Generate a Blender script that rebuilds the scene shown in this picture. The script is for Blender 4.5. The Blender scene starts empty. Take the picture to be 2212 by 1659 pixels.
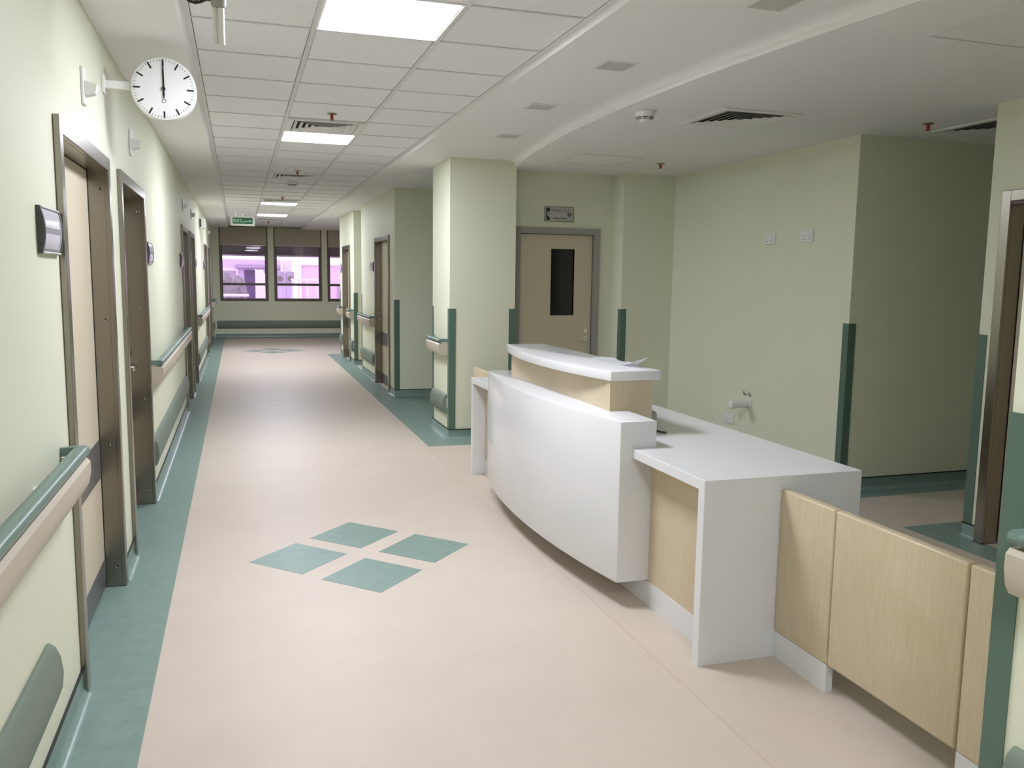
import bpy, bmesh, math, random
from mathutils import Matrix, Vector

# ------------------------------------------------------------------ camera, world, exposure
S = bpy.context.scene
C = S.collection
CAM_H = 1.59
YAW, PITCH, ROLL, FPX = 0.312129, -0.125172, 0.0136657, 1828.2
cd = bpy.data.cameras.new('camera')
cd.sensor_width = 36.0
cd.lens = FPX / 2212.0 * 36.0
cd.clip_start = 0.02
cd.clip_end = 300
cam = bpy.data.objects.new('camera', cd)
C.objects.link(cam)
fw = Vector((math.sin(YAW)*math.cos(PITCH), math.cos(YAW)*math.cos(PITCH), math.sin(PITCH)))
rt = fw.cross(Vector((0, 0, 1))).normalized()
up = rt.cross(fw)
rt, up = rt*math.cos(ROLL)+up*math.sin(ROLL), -rt*math.sin(ROLL)+up*math.cos(ROLL)
cam.matrix_world = Matrix(((rt.x, up.x, -fw.x, 0), (rt.y, up.y, -fw.y, 0), (rt.z, up.z, -fw.z, CAM_H), (0, 0, 0, 1)))
S.camera = cam
w = bpy.data.worlds.new('world')
S.world = w
w.use_nodes = True
w.node_tree.nodes['Background'].inputs[0].default_value = (0.87, 0.77, 1.0, 1)
w.node_tree.nodes['Background'].inputs[1].default_value = 0.84
S.view_settings.view_transform = 'Standard'
S.view_settings.look = 'None'
S.view_settings.gamma = 1
S.view_settings.use_curve_mapping = False
S.view_settings.exposure = 1.8
PANEL = 17.0          # radiance of the LED ceiling panels

# ------------------------------------------------------------------ materials
def mat(name, col, rough=0.5, metal=0.0, spec=0.5, noise=None, bump=None, coat=0.0, stretch=None):
    m = bpy.data.materials.new(name)
    m.use_nodes = True
    nt = m.node_tree
    b = nt.nodes['Principled BSDF']
    b.inputs['Base Color'].default_value = (*col, 1)
    b.inputs['Roughness'].default_value = rough
    b.inputs['Metallic'].default_value = metal
    b.inputs['Specular IOR Level'].default_value = spec
    if coat:
        b.inputs['Coat Weight'].default_value = coat
        b.inputs['Coat Roughness'].default_value = 0.12
    if noise or bump:
        tc = nt.nodes.new('ShaderNodeTexCoord')
        mp = nt.nodes.new('ShaderNodeMapping')
        mp.inputs['Scale'].default_value = stretch or (1, 1, 1)
        nt.links.new(tc.outputs['Object'], mp.inputs[0])
    if noise:
        sc, amt = noise
        n = nt.nodes.new('ShaderNodeTexNoise')
        n.inputs['Scale'].default_value = sc
        n.inputs['Detail'].default_value = 6
        n.inputs['Roughness'].default_value = 0.65
        nt.links.new(mp.outputs[0], n.inputs['Vector'])
        r = nt.nodes.new('ShaderNodeValToRGB')
        r.color_ramp.elements[0].position = 0.3
        r.color_ramp.elements[1].position = 0.7
        r.color_ramp.elements[0].color = (*[c*(1-amt) for c in col], 1)
        r.color_ramp.elements[1].color = (*[min(1, c*(1+amt)) for c in col], 1)
        nt.links.new(n.outputs['Fac'], r.inputs[0])
        nt.links.new(r.outputs[0], b.inputs['Base Color'])
    if bump:
        sc, st = bump
        n2 = nt.nodes.new('ShaderNodeTexNoise')
        n2.inputs['Scale'].default_value = sc
        n2.inputs['Detail'].default_value = 4
        nt.links.new(mp.outputs[0], n2.inputs['Vector'])
        bp = nt.nodes.new('ShaderNodeBump')
        bp.inputs['Strength'].default_value = st
        bp.inputs['Distance'].default_value = 0.004
        nt.links.new(n2.outputs['Fac'], bp.inputs['Height'])
        nt.links.new(bp.outputs[0], b.inputs['Normal'])
    return m

def emis(name, col, st):
    m = bpy.data.materials.new(name)
    m.use_nodes = True
    b = m.node_tree.nodes['Principled BSDF']
    b.inputs['Base Color'].default_value = (0.9, 0.9, 0.9, 1)
    b.inputs['Emission Color'].default_value = (*col, 1)
    b.inputs['Emission Strength'].default_value = st
    return m

def wood_mat():
    m = mat('pale_wood', (0.60, 0.485, 0.30), 0.42, coat=0.12)
    nt = m.node_tree
    b = nt.nodes['Principled BSDF']
    tc = nt.nodes.new('ShaderNodeTexCoord')
    mp = nt.nodes.new('ShaderNodeMapping')
    mp.inputs['Scale'].default_value = (55, 55, 2.0)
    nt.links.new(tc.outputs['Object'], mp.inputs[0])
    n = nt.nodes.new('ShaderNodeTexNoise')
    n.inputs['Scale'].default_value = 4.0
    n.inputs['Detail'].default_value = 8
    n.inputs['Roughness'].default_value = 0.7
    n.inputs['Distortion'].default_value = 0.3
    nt.links.new(mp.outputs[0], n.inputs['Vector'])
    n2 = nt.nodes.new('ShaderNodeTexNoise')
    n2.inputs['Scale'].default_value = 3.0
    nt.links.new(tc.outputs['Object'], n2.inputs['Vector'])
    mx = nt.nodes.new('ShaderNodeMix')
    mx.data_type = 'FLOAT'
    mx.inputs[0].default_value = 0.3
    nt.links.new(n.outputs['Fac'], mx.inputs[2])
    nt.links.new(n2.outputs['Fac'], mx.inputs[3])
    r = nt.nodes.new('ShaderNodeValToRGB')
    r.color_ramp.elements[0].position = 0.36
    r.color_ramp.elements[1].position = 0.62
    r.color_ramp.elements[0].color = (0.53, 0.435, 0.28, 1)
    r.color_ramp.elements[1].color = (0.655, 0.555, 0.385, 1)
    nt.links.new(mx.outputs[0], r.inputs[0])
    nt.links.new(r.outputs[0], b.inputs['Base Color'])
    return m

def glass_mat(name, tint, ior=1.5):
    m = bpy.data.materials.new(name)
    m.use_nodes = True
    nt = m.node_tree
    for n in list(nt.nodes):
        nt.nodes.remove(n)
    o = nt.nodes.new('ShaderNodeOutputMaterial')
    t = nt.nodes.new('ShaderNodeBsdfTransparent')
    t.inputs[0].default_value = (*tint, 1)
    g = nt.nodes.new('ShaderNodeBsdfGlossy')
    g.inputs['Roughness'].default_value = 0.02
    f = nt.nodes.new('ShaderNodeFresnel')
    f.inputs['IOR'].default_value = ior
    mx = nt.nodes.new('ShaderNodeMixShader')
    nt.links.new(f.outputs[0], mx.inputs[0])
    nt.links.new(t.outputs[0], mx.inputs[1])
    nt.links.new(g.outputs[0], mx.inputs[2])
    nt.links.new(mx.outputs[0], o.inputs[0])
    return m

M = dict(
    wall=mat('cream_green_paint', (0.75, 0.765, 0.60), 0.55, spec=0.35, bump=(220, 0.05)),
    ceil=mat('ceiling_paint', (0.875, 0.87, 0.855), 0.8, spec=0.2),
    tile=mat('mineral_tile', (0.87, 0.87, 0.88), 0.85, spec=0.2, noise=(60, 0.03), bump=(500, 0.12)),
    tee=mat('tee_enamel', (0.75, 0.745, 0.73), 0.5),
    gap=mat('slab_concrete', (0.42, 0.41, 0.39), 0.9),
    floor=mat('beige_vinyl', (0.575, 0.497, 0.415), 0.46, spec=0.38, noise=(3.0, 0.035), bump=(300, 0.03)),
    green=mat('green_vinyl', (0.20, 0.29, 0.25), 0.38, spec=0.42, noise=(14, 0.10), bump=(300, 0.03)),
    seam=mat('vinyl_weld', (0.50, 0.40, 0.33), 0.4),
    skirt=mat('green_skirting', (0.20, 0.29, 0.25), 0.30, spec=0.5, noise=(14, 0.08)),
    black=mat('black_trim', (0.012, 0.014, 0.012), 0.5),
    teal=mat('teal_plastic', (0.095, 0.16, 0.118), 0.45, noise=(400, 0.05)),
    tealrail=mat('teal_grip', (0.15, 0.225, 0.19), 0.35),
    bump=mat('bumper_green', (0.165, 0.21, 0.16), 0.5),
    beige=mat('beige_plastic', (0.55, 0.485, 0.38), 0.42),
    white=mat('white_solid_surface', (0.745, 0.745, 0.745), 0.13, spec=0.5),
    wplastic=mat('white_plastic', (0.80, 0.80, 0.77), 0.4),
    wood=wood_mat(),
    doorleaf=mat('door_laminate', (0.64, 0.565, 0.42), 0.4, noise=(40, 0.07), stretch=(30, 30, 1.2)),
    kick=mat('grey_vinyl_plate', (0.105, 0.10, 0.098), 0.35),
    steel=mat('brushed_steel', (0.31, 0.285, 0.24), 0.27, metal=1.0, bump=(40, 0.02)),
    chrome=mat('chrome', (0.75, 0.74, 0.71), 0.15, metal=1.0),
    alu=mat('aluminium', (0.62, 0.61, 0.60), 0.3, metal=1.0),
    dkframe=mat('bronze_aluminium', (0.13, 0.105, 0.075), 0.45),
    blind=mat('blind_fabric', (0.47, 0.42, 0.34), 0.85, noise=(300, 0.08)),
    glass=glass_mat('tinted_glass', (0.92, 0.86, 0.93), 1.6),
    darkglass=mat('dark_glass', (0.008, 0.009, 0.009), 0.08, spec=0.5),
    silver=mat('sign_silver', (0.27, 0.27, 0.275), 0.45, metal=0.0),
    signgrey=mat('sign_plate_grey', (0.50, 0.49, 0.46), 0.4),
    signpale=mat('sign_insert_pale', (0.62, 0.61, 0.66), 0.18),
    charcoal=mat('charcoal_plastic', (0.055, 0.058, 0.05), 0.45),
    exitgreen=mat('exit_green', (0.006, 0.16, 0.055), 0.45),
    exittext=mat('exit_lettering', (0.82, 0.95, 0.88), 0.5),
    darkgreen=mat('sign_dark_green', (0.008, 0.035, 0.02), 0.5),
    ink=mat('sign_ink', (0.015, 0.02, 0.012), 0.6),
    red=mat('sprinkler_red', (0.45, 0.03, 0.015), 0.3),
    brass=mat('sprinkler_metal', (0.35, 0.30, 0.22), 0.35, metal=1.0),
    dlens=mat('downlight_lens', (0.56, 0.55, 0.52), 0.5),
    clockface=mat('clock_face', (0.86, 0.86, 0.86), 0.35),
    panel=emis('led_panel', (0.955, 0.985, 1.12), PANEL),
    paper=mat('paper', (0.85, 0.85, 0.86), 0.7),
    cable=mat('black_cable', (0.02, 0.018, 0.012), 0.4),
    greymetal=mat('grey_metal', (0.34, 0.33, 0.30), 0.5),
    lilac=mat('outdoor_lilac_render', (0.62, 0.55, 0.70), 0.8),
    pink=mat('outdoor_pink_render', (0.78, 0.60, 0.66), 0.8),
    purple=mat('outdoor_purple_door', (0.12, 0.08, 0.16), 0.7),
    outwhite=mat('outdoor_white', (0.88, 0.85, 0.90), 0.7),
    outgrey=mat('outdoor_grey', (0.42, 0.37, 0.44), 0.8),
    canopy=mat('canopy_concrete', (0.21, 0.20, 0.18), 0.9),
    leaf=mat('shrub_leaf', (0.26, 0.25, 0.25), 0.8, noise=(20, 0.3)),
    ground=mat('outdoor_paving', (0.5, 0.44, 0.52), 0.9),
)

# ------------------------------------------------------------------ mesh helpers
class MB:
    def __init__(self):
        self.bm = bmesh.new()
    def box(self, x0, x1, y0, y1, z0, z1, bev=0.0, seg=2):
        t = bmesh.new()
        bmesh.ops.create_cube(t, size=1.0)
        for v in t.verts:
            v.co = Vector((x0+(v.co.x+.5)*(x1-x0), y0+(v.co.y+.5)*(y1-y0), z0+(v.co.z+.5)*(z1-z0)))
        if bev:
            bmesh.ops.bevel(t, geom=t.edges[:], offset=bev, segments=seg, affect='EDGES', profile=0.5)
        self.merge(t)
        return self
    def merge(self, t):
        me = bpy.data.meshes.new('tmp')
        t.to_mesh(me)
        t.free()
        self.bm.from_mesh(me)
        bpy.data.meshes.remove(me)
    def prism(self, pts, z0, z1):
        """polygon in plan extruded in z"""
        n = len(pts)
        a = [self.bm.verts.new((p[0], p[1], z0)) for p in pts]
        b = [self.bm.verts.new((p[0], p[1], z1)) for p in pts]
        self.bm.faces.new(a[::-1])
        self.bm.faces.new(b)
        for i in range(n):
            self.bm.faces.new((a[i], a[(i+1) % n], b[(i+1) % n], b[i]))
        return self
    def extr(self, prof, x0, x1):
        """profile of (y, z) pairs extruded along x"""
        n = len(prof)
        a = [self.bm.verts.new((x0, p[0], p[1])) for p in prof]
        b = [self.bm.verts.new((x1, p[0], p[1])) for p in prof]
        self.bm.faces.new(a)
        self.bm.faces.new(b[::-1])
        for i in range(n):
            self.bm.faces.new((a[i], b[i], b[(i+1) % n], a[(i+1) % n]))
        return self
    def lathe(self, prof, c=(0, 0, 0), seg=24, axis='z'):
        """(r, h) profile turned about an axis through c"""
        rings = []
        for r, hh in prof:
            ring = []
            for i in range(seg):
                a = 2*math.pi*i/seg
                u, v = r*math.cos(a), r*math.sin(a)
                p = {'z': (u, v, hh), 'y': (u, hh, v), 'x': (hh, u, v)}[axis]
                ring.append(self.bm.verts.new((c[0]+p[0], c[1]+p[1], c[2]+p[2])))
            rings.append(ring)
        for k in range(len(rings)-1):
            for i in range(seg):
                j = (i+1) % seg
                self.bm.faces.new((rings[k][i], rings[k][j], rings[k+1][j], rings[k+1][i]))
        self.bm.faces.new(rings[0][::-1])
        self.bm.faces.new(rings[-1])
        return self
    def tube(self, pts, r, seg=8):
        rings = []
        for i, p in enumerate(pts):
            p = Vector(p)
            d = (Vector(pts[min(i+1, len(pts)-1)]) - Vector(pts[max(i-1, 0)])).normalized()
            s = d.cross(Vector((0, 0, 1)))
            if s.length < 1e-3:
                s = d.cross(Vector((1, 0, 0)))
            s.normalize()
            t = s.cross(d)
            rings.append([self.bm.verts.new(p + s*r*math.cos(2*math.pi*k/seg) + t*r*math.sin(2*math.pi*k/seg)) for k in range(seg)])
        for a, b in zip(rings, rings[1:]):
            for k in range(seg):
                self.bm.faces.new((a[k], a[(k+1) % seg], b[(k+1) % seg], b[k]))
        self.bm.faces.new(rings[0][::-1])
        self.bm.faces.new(rings[-1])
        return self
    def sweep(self, path, prof, side=1):
        """sweep an (offset, z) profile along a plan polyline, mitred; offset to the left of travel if side=1"""
        rows = []
        P = [Vector(p) for p in path]
        for i, p in enumerate(P):
            ns = []
            if i > 0:
                d = (P[i]-P[i-1]).normalized()
                ns.append(Vector((-d.y, d.x))*side)
            if i < len(P)-1:
                d = (P[i+1]-P[i]).normalized()
                ns.append(Vector((-d.y, d.x))*side)
            if len(ns) == 2:
                n = ns[0]+ns[1]
                n = n/max(1e-6, n.dot(ns[0]))
            else:
                n = ns[0]
            rows.append([self.bm.verts.new((p.x+n.x*o, p.y+n.y*o, z)) for o, z in prof])
        m = len(prof)
        for a, b in zip(rows, rows[1:]):
            for k in range(m):
                self.bm.faces.new((a[k], a[(k+1) % m], b[(k+1) % m], b[k]))
        self.bm.faces.new(rows[0][::-1])
        self.bm.faces.new(rows[-1])
        return self
    def mesh(self, name, smooth=None):
        bmesh.ops.recalc_face_normals(self.bm, faces=self.bm.faces[:])
        me = bpy.data.meshes.new(name)
        self.bm.to_mesh(me)
        self.bm.free()
        if smooth:
            me.polygons.foreach_set('use_smooth', [True]*len(me.polygons))
            try:
                me.set_sharp_from_angle(angle=math.radians(smooth))
            except Exception:
                pass
        return me
    def build(self, name, m, parent=None, smooth=None, off=None):
        me = self.mesh(name, smooth)
        if off is not None:
            me.transform(Matrix.Translation(-Vector(off)))
        me.materials.append(m)
        o = bpy.data.objects.new(name, me)
        C.objects.link(o)
        if parent is not None:
            o.parent = parent
        elif off is not None:
            o.location = off
        return o

def tag(o, label=None, cat=None, group=None, kind=None):
    if label: o['label'] = label
    if cat: o['category'] = cat
    if group: o['group'] = group
    if kind: o['kind'] = kind
    return o

def thing(name, label, cat, loc=(0, 0, 0), rz=0.0, group=None, kind=None):
    o = bpy.data.objects.new(name, None)
    o.empty_display_size = 0.05
    C.objects.link(o)
    o.location = loc
    o.rotation_euler = (0, 0, rz)
    return tag(o, label, cat, group, kind)

def kids(o):
    return [c for c in bpy.data.objects if c.parent is o]

def clone(o, loc=None, rz=None, label=None, parent=None):
    c = o.copy()
    C.objects.link(c)
    c.parent = parent
    if loc is not None: c.location = loc
    if rz is not None: c.rotation_euler = (0, 0, rz)
    if label: c['label'] = label
    for k in kids(o):
        clone(k, parent=c)
    return c

def text(name, s, size, m, parent, x, y, z, align='CENTER', ext=0.0006, sx=1.0):
    """flat lettering in the local frame of a wall-mounted thing (faces local -y)"""
    cu = bpy.data.curves.new('lettering', 'FONT')
    cu.body = s
    cu.size = size
    cu.align_x = align
    cu.align_y = 'CENTER'
    cu.extrude = ext
    cu.resolution_u = 3
    t = bpy.data.objects.new('lettering_tmp', cu)
    C.objects.link(t)
    dg = bpy.context.evaluated_depsgraph_get()
    me = bpy.data.meshes.new_from_object(t.evaluated_get(dg))
    bpy.data.objects.remove(t)
    bpy.data.curves.remove(cu)
    me.transform(Matrix.Translation((x, y, z)) @ Matrix.Rotation(math.pi/2, 4, 'X') @ Matrix.Diagonal((sx, 1, 1, 1)))
    me.materials.clear()
    me.materials.append(m)
    o = bpy.data.objects.new(name, me)
    C.objects.link(o)
    o.parent = parent
    return o

RL, RR, RF = math.pi/2, -math.pi/2, 0.0      # wall frames: left wall (faces +X), right walls (face -X), walls facing -Y

# ------------------------------------------------------------------ plan
XL = -0.603            # corridor left wall
XR = 1.937             # corridor right wall / pillar
XN = 1.79              # near right wall
YP = 8.0               # pillar front
YD = 8.25              # utility door wall
XC = 4.33              # recess side wall
YF = 22.18             # far wall
ZG, ZS, ZL = 2.755, 2.713, 2.655
YB = -5.0              # corridor end behind the camera
TOP = 3.0

def structure(o):
    return tag(o, kind='structure')

# floor
fl = structure(MB().box(-1.2, 7.2, YB-.3, YF+.3, -0.15, 0.0).build('floor', M['floor']))
def border(pts):
    MB().prism(pts, 0.0, 0.0012).build('border_strip', M['green'], fl)
border([(XL-.1, YB), (-0.352, YB), (-0.352, YF), (XL-.1, YF)])
border([(1.665, 7.69), (4.13, 7.69), (4.13, 5.045), (7, 5.045), (7, 5.24), (XC, 5.24), (XC, 8.3), (2.0, 8.3), (1.92, 8.75), (7, 8.75), (7, 11.1), (1.95, 11.1),
        (1.95, 17.25), (7, 17.25), (7, 17.39), (1.68, 17.39)])
border([(4.107, 1.6), (4.34, 1.6), (4.34, 4.05), (7, 4.05), (7, 4.345), (4.107, 4.345)])
for y0, y1 in ((YB, 7.69),):
    MB().prism([(1.635, y0), (1.6385, y0), (1.6385, y1), (1.635, y1)], 0.0, 0.0006).build('weld_seam', M['seam'], fl)
def diamonds(cx, cy, s):
    # four rhombi round a common centre
    for (dx, dy) in ((0, 0.365), (0.36, 0.0), (-0.36, 0.01), (0, -0.37)):
        x, y = cx+dx*s, cy+dy*s
        MB().prism([(x, y-0.275*s), (x+0.27*s, y), (x, y+0.28*s), (x-0.27*s, y)], 0.0, 0.0012).build('inlay_diamond', M['green'], fl)
diamonds(0.645, 4.755, 1.0)
diamonds(0.65, 18.35, 1.0)

# left wall with door openings (y0, y1) outer frame sizes
DL = [(3.38, 4.62), (5.03, 6.25), (10.33, 11.50), (11.98, 13.12), (17.0, 18.15), (19.0, 20.05)]
HD = 2.135
mb = MB()
prev = YB
for a, b in DL:
    mb.box(XL-.22, XL, prev, a+.03, 0, TOP)
    mb.box(XL-.22, XL, a+.03, b-.03, HD-.03, TOP)
    prev = b-.03
mb.box(XL-.22, XL, prev, YF+.2, 0, TOP)
structure(mb.build('wall_left', M['wall']))
structure(MB().box(XL-.3, XL-.23, YB, YF+.2, 0, TOP).build('wall_left_backing', M['gap']))

# right corridor walls
structure(MB().prism([(XR, YP), (2.60, YP), (2.60, YD), (2.60, 8.75), (XR, 8.75)], 0, TOP).build('wall_pillar', M['wall']))
mb = MB()
DR1 = (11.42, 12.66)
mb.box(XR, XR+.22, 11.03, DR1[0]+.03, 0, TOP).box(XR, XR+.22, DR1[0]+.03, DR1[1]-.03, HD-.03, TOP).box(XR, XR+.22, DR1[1]-.03, 14.17, 0, TOP)
mb.box(XR+.22, 6.5, 11.03, 11.2, 0, TOP)
structure(mb.build('wall_right', M['wall']))
mb = MB()
DR2 = (15.66, 16.72)
mb.box(XR, XR+.22, 15.13, DR2[0]+.03, 0, TOP).box(XR, XR+.22, DR2[0]+.03, DR2[1]-.03, HD-.03, TOP).box(XR, XR+.22, DR2[1]-.03, 17.27, 0, TOP)
mb.box(XR+.22, 6.5, 15.13, 15.3, 0, TOP).box(XR+.22, 6.5, 17.1, 17.27, 0, TOP)
structure(mb.build('wall_right_far', M['wall']))
structure(MB().box(XR+.22, 3.2, 14.0, 14.17, 0, TOP).box(3.0, 3.2, 14.17, 15.13, 0, TOP).build('wall_niche', M['wall']))
structure(MB().box(6.5, 6.7, 8.25, 11.03, 0, TOP).box(6.5, 6.7, 17.27, YF+.2, 0, TOP).box(6.5, 6.7, 4.0, 5.3, 0, TOP).build('wall_outer', M['wall']))
# recess: utility door wall, pier, side wall, dark corridor wall
mb = MB()
UX0, UX1, UH = 2.665, 3.60, 2.10
mb.box(2.60, UX0+.03, YD, YD+.22, 0, TOP).box(UX0+.03, UX1-.03, YD, YD+.22, UH-.03, TOP).box(UX1-.03, 3.75, YD, YD+.22, 0, TOP)
mb.box(3.75, XC+.25, YP, YD+.22, 0, TOP).box(2.55, 6.5, YD+.22, YD+.5, 0, TOP)
structure(mb.build('wall_recess_back', M['wall']))
structure(MB().prism([(XC, YP), (XC, 5.25), (6.5, 5.25), (6.5, 5.45), (XC+.22, 5.45), (XC+.22, YP)], 0, TOP).build('wall_recess_side', M['wall']))
DR3 = (2.75, 3.97)
XQ = 4.325
mb = MB()
mb.box(XQ, XQ+.22, DR3[1]-.03, 4.07, 0, TOP).box(XQ, XQ+.22, DR3[0]+.03, DR3[1]-.03, HD-.03, TOP).box(XQ, XQ+.22, 1.4, DR3[0]+.03, 0, TOP)
mb.box(XQ+.22, 6.5, 3.9, 4.07, 0, TOP)
structure(mb.build('wall_recess_near', M['wall']))
structure(MB().prism([(XN, YB), (XN, 1.568), (XQ+.3, 1.568), (XQ+.3, 1.4), (XN+.22, 1.4), (XN+.22, YB)], 0, TOP).build('wall_near_right', M['wall']))
structure(MB().box(XL-.3, XN+.3, YB-.2, YB, 0, TOP).build('wall_behind', M['wall']))

# far wall with window openings
WX = [(-0.437, 0.715), (0.855, 2.03), (2.165, 3.34), (3.48, 4.65)]
WZ0, WZ1 = 0.915, 2.74
mb = MB()
mb.box(XL-.3, 6.7, YF, YF+.22, 0, WZ0).box(XL-.3, 6.7, YF, YF+.22, WZ1, TOP)
px = XL-.3
for a, b in WX:
    mb.box(px, a, YF, YF+.22, WZ0, WZ1)
    px = b
mb.box(px, 6.7, YF, YF+.22, WZ0, WZ1)
structure(mb.build('wall_far', M['wall']))

# ------------------------------------------------------------------ ceilings
XA, XB_, XG1, XG2 = -0.200, 1.545, 0.372, 0.974
slab = structure(MB().box(-1.0, 7.0, YB-.3, YF+.3, 2.80, 3.05).build('ceiling', M['gap']))
structure(MB().prism([(XL-.05, YB), (-.222, YB), (-.222, YF), (XL-.05, YF)], ZS, 2.79)
          .sweep([(-.222, YB), (-.222, YF)], [(0, ZS), (0, 2.79), (-.02, 2.79), (-.02, ZG-.004)], 1).build('ceiling_soffit_left', M['ceil']))
def cxv(y):
    return 2.333 + 0.030*(y-5.1)**2
ys = [1.4 + (8.12-1.4)*i/36 for i in range(37)]
COVE = 0.075
pts = [(XB_, YB), (XN+.3, YB), (XN+.3, 1.4)] + [(cxv(y)-.006-COVE, y) for y in ys] + [(2.5, 8.12), (2.62, 8.12), (2.62, 8.7), (6.6, 8.7), (6.6, YF), (XB_, YF)]
structure(MB().prism(pts, ZS, 2.79).build('ceiling_soffit_right', M['ceil']))
# lower ceiling over the recess and the short cross passage
recess_ceiling = structure(MB().prism([(cxv(y), y) for y in ys] + [(2.62, 8.3), (6.6, 8.3), (6.6, 1.4)], ZL, 2.79).build('ceiling_recess', M['ceil']))
bm = bmesh.new()
cols = []
N = 10
for y in ys:
    row = []
    for k in range(N+1):
        q = math.pi/2*k/N
        row.append(bm.verts.new((cxv(y)-.006-COVE+COVE*math.sin(q), y, ZS-.030*(1-math.cos(q)))))
    row.append(bm.verts.new((cxv(y)-.006, y, ZL)))
    row.append(bm.verts.new((cxv(y)-.001, y, ZL)))
    row.append(bm.verts.new((cxv(y)-.001, y, 2.79)))
    row.append(bm.verts.new((cxv(y)-.006-COVE, y, 2.79)))
    cols.append(row)
for a, b in zip(cols, cols[1:]):
    L = len(a)
    for k in range(L):
        bm.faces.new((a[k], b[k], b[(k+1) % L], a[(k+1) % L]))
bm.faces.new(cols[0])
bm.faces.new(cols[-1][::-1])
mb = MB()
mb.bm.free()
mb.bm = bm
structure(mb.build('ceiling_cove', M['ceil'], smooth=35))

# grid: tees and tiles are pieces of the ceiling
ROW0 = 4.31
rows = [ROW0 + 0.6*k for k in range(-15, 30)]
for x in (XG1, XG2):
    MB().box(x-.012, x+.012, YB, YF, ZG-.004, ZG+.03).build('tee_bar', M['tee'], slab)
for x0, x1 in ((XA-.002, XA+.022), (XB_-.022, XB_)):
    MB().box(x0, x1, YB, YF, ZG-.003, ZG+.03).build('wall_angle', M['tee'], slab)
LIGHTS = [3.71, 7.31, 14.51, 17.51, -0.49]
DIFFS = [6.71, 10.31, 13.91, 18.71]
colx = [(XA+.022, XG1-.012), (XG1+.012, XG2-.012), (XG2+.012, XB_-.022)]
tee_mesh = {}
tile_mesh = {}
def near(v, lst):
    return any(abs(v-q) < .05 for q in lst)
for y in rows:
    if y > YF or y < YB: continue
    for ci, (x0, x1) in enumerate(colx):
        if ci not in tee_mesh:
            me = MB().box(x0, x1, -.008, .008, ZG-.0035, ZG+.02).mesh('cross_tee')
            me.materials.append(M['tee'])
            tee_mesh[ci] = me
            me = MB().box(x0+.003, x1-.003, .0115, .5885, ZG+.0005, ZG+.014, bev=.002, seg=1).mesh('tile')
            me.materials.append(M['tile'])
            tile_mesh[ci] = me
        o = bpy.data.objects.new('cross_tee', tee_mesh[ci]); C.objects.link(o); o.parent = slab; o.location = (0, y, 0)
        if y+.6 > YF: continue
        if ci == 1 and (near(y, LIGHTS) or near(y, DIFFS) or near(y, [11.51])): continue
        o = bpy.data.objects.new('tile', tile_mesh[ci]); C.objects.link(o); o.parent = slab; o.location = (0, y, 0)

# ------------------------------------------------------------------ skirting
SK = [(0.0, 0.092), (0.006, 0.092), (0.006, 0.035), (0.010, 0.020), (0.018, 0.009), (0.030, 0.003), (0.040, 0.0013), (0.0, 0.0013)]
CAP = [(0.0, 0.0921), (0.009, 0.0921), (0.009, 0.099), (0.0, 0.099)]
def skirting(name, paths, side):
    root = structure(thing(name, None, None))
    for p in paths:
        MB().sweep(p, SK, side).build('skirting_strip', M['skirt'], root, smooth=40)
        MB().sweep(p, CAP, side).build('cap_strip', M['black'], root)
seg = []
prev = YB
for a, b in DL:
    seg.append([(XL, prev), (XL, a)])
    prev = b
seg.append([(XL, prev), (XL, YF)])
skirting('baseboard_left', seg, -1)
skirting('baseboard_far', [[(XL+.04, YF), (6.4, YF)]], -1)
skirting('baseboard_pillar', [[(2.60, YD), (2.60, YP), (XR, YP), (XR, 8.75), (2.6, 8.75)]], 1)
skirting('baseboard_right', [[(6.0, 11.03), (XR, 11.03), (XR, DR1[0])], [(XR, DR1[1]), (XR, 14.17), (2.1, 14.17)],
                             [(2.9, 15.13), (XR, 15.13), (XR, DR2[0])], [(XR, DR2[1]), (XR, 17.27), (6.0, 17.27)]], 1)
skirting('baseboard_recess', [[(UX1, YD), (3.75, YD), (3.75, YP), (XC, YP), (XC, 5.25), (6.4, 5.25)]], -1)
skirting('baseboard_recess_near', [[(6.4, 4.07), (XQ, 4.07), (XQ, DR3[1])]], -1)
skirting('baseboard_near_right', [[(XN, YB), (XN, 1.568), (4.2, 1.568)]], 1)

# ------------------------------------------------------------------ doors (local frame: x along wall, y into wall, z up)
def screw(parent, x, y, z, axis):
    o = MB().lathe([(0.013, -0.0005), (0.013, 0.0015), (0.009, 0.002), (0.006, 0.0006)], (0, 0, 0), 14, 'x').build('screw', M['steel'], parent, smooth=30)
    o.location = (x, y, z)
    if axis < 0: o.rotation_euler = (0, 0, math.pi)
    p = MB().lathe([(0.004, 0.0), (0.004, 0.0019)], (0, 0, 0), 10, 'x').build('screw_hole', M['black'], o)
    return o

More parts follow.
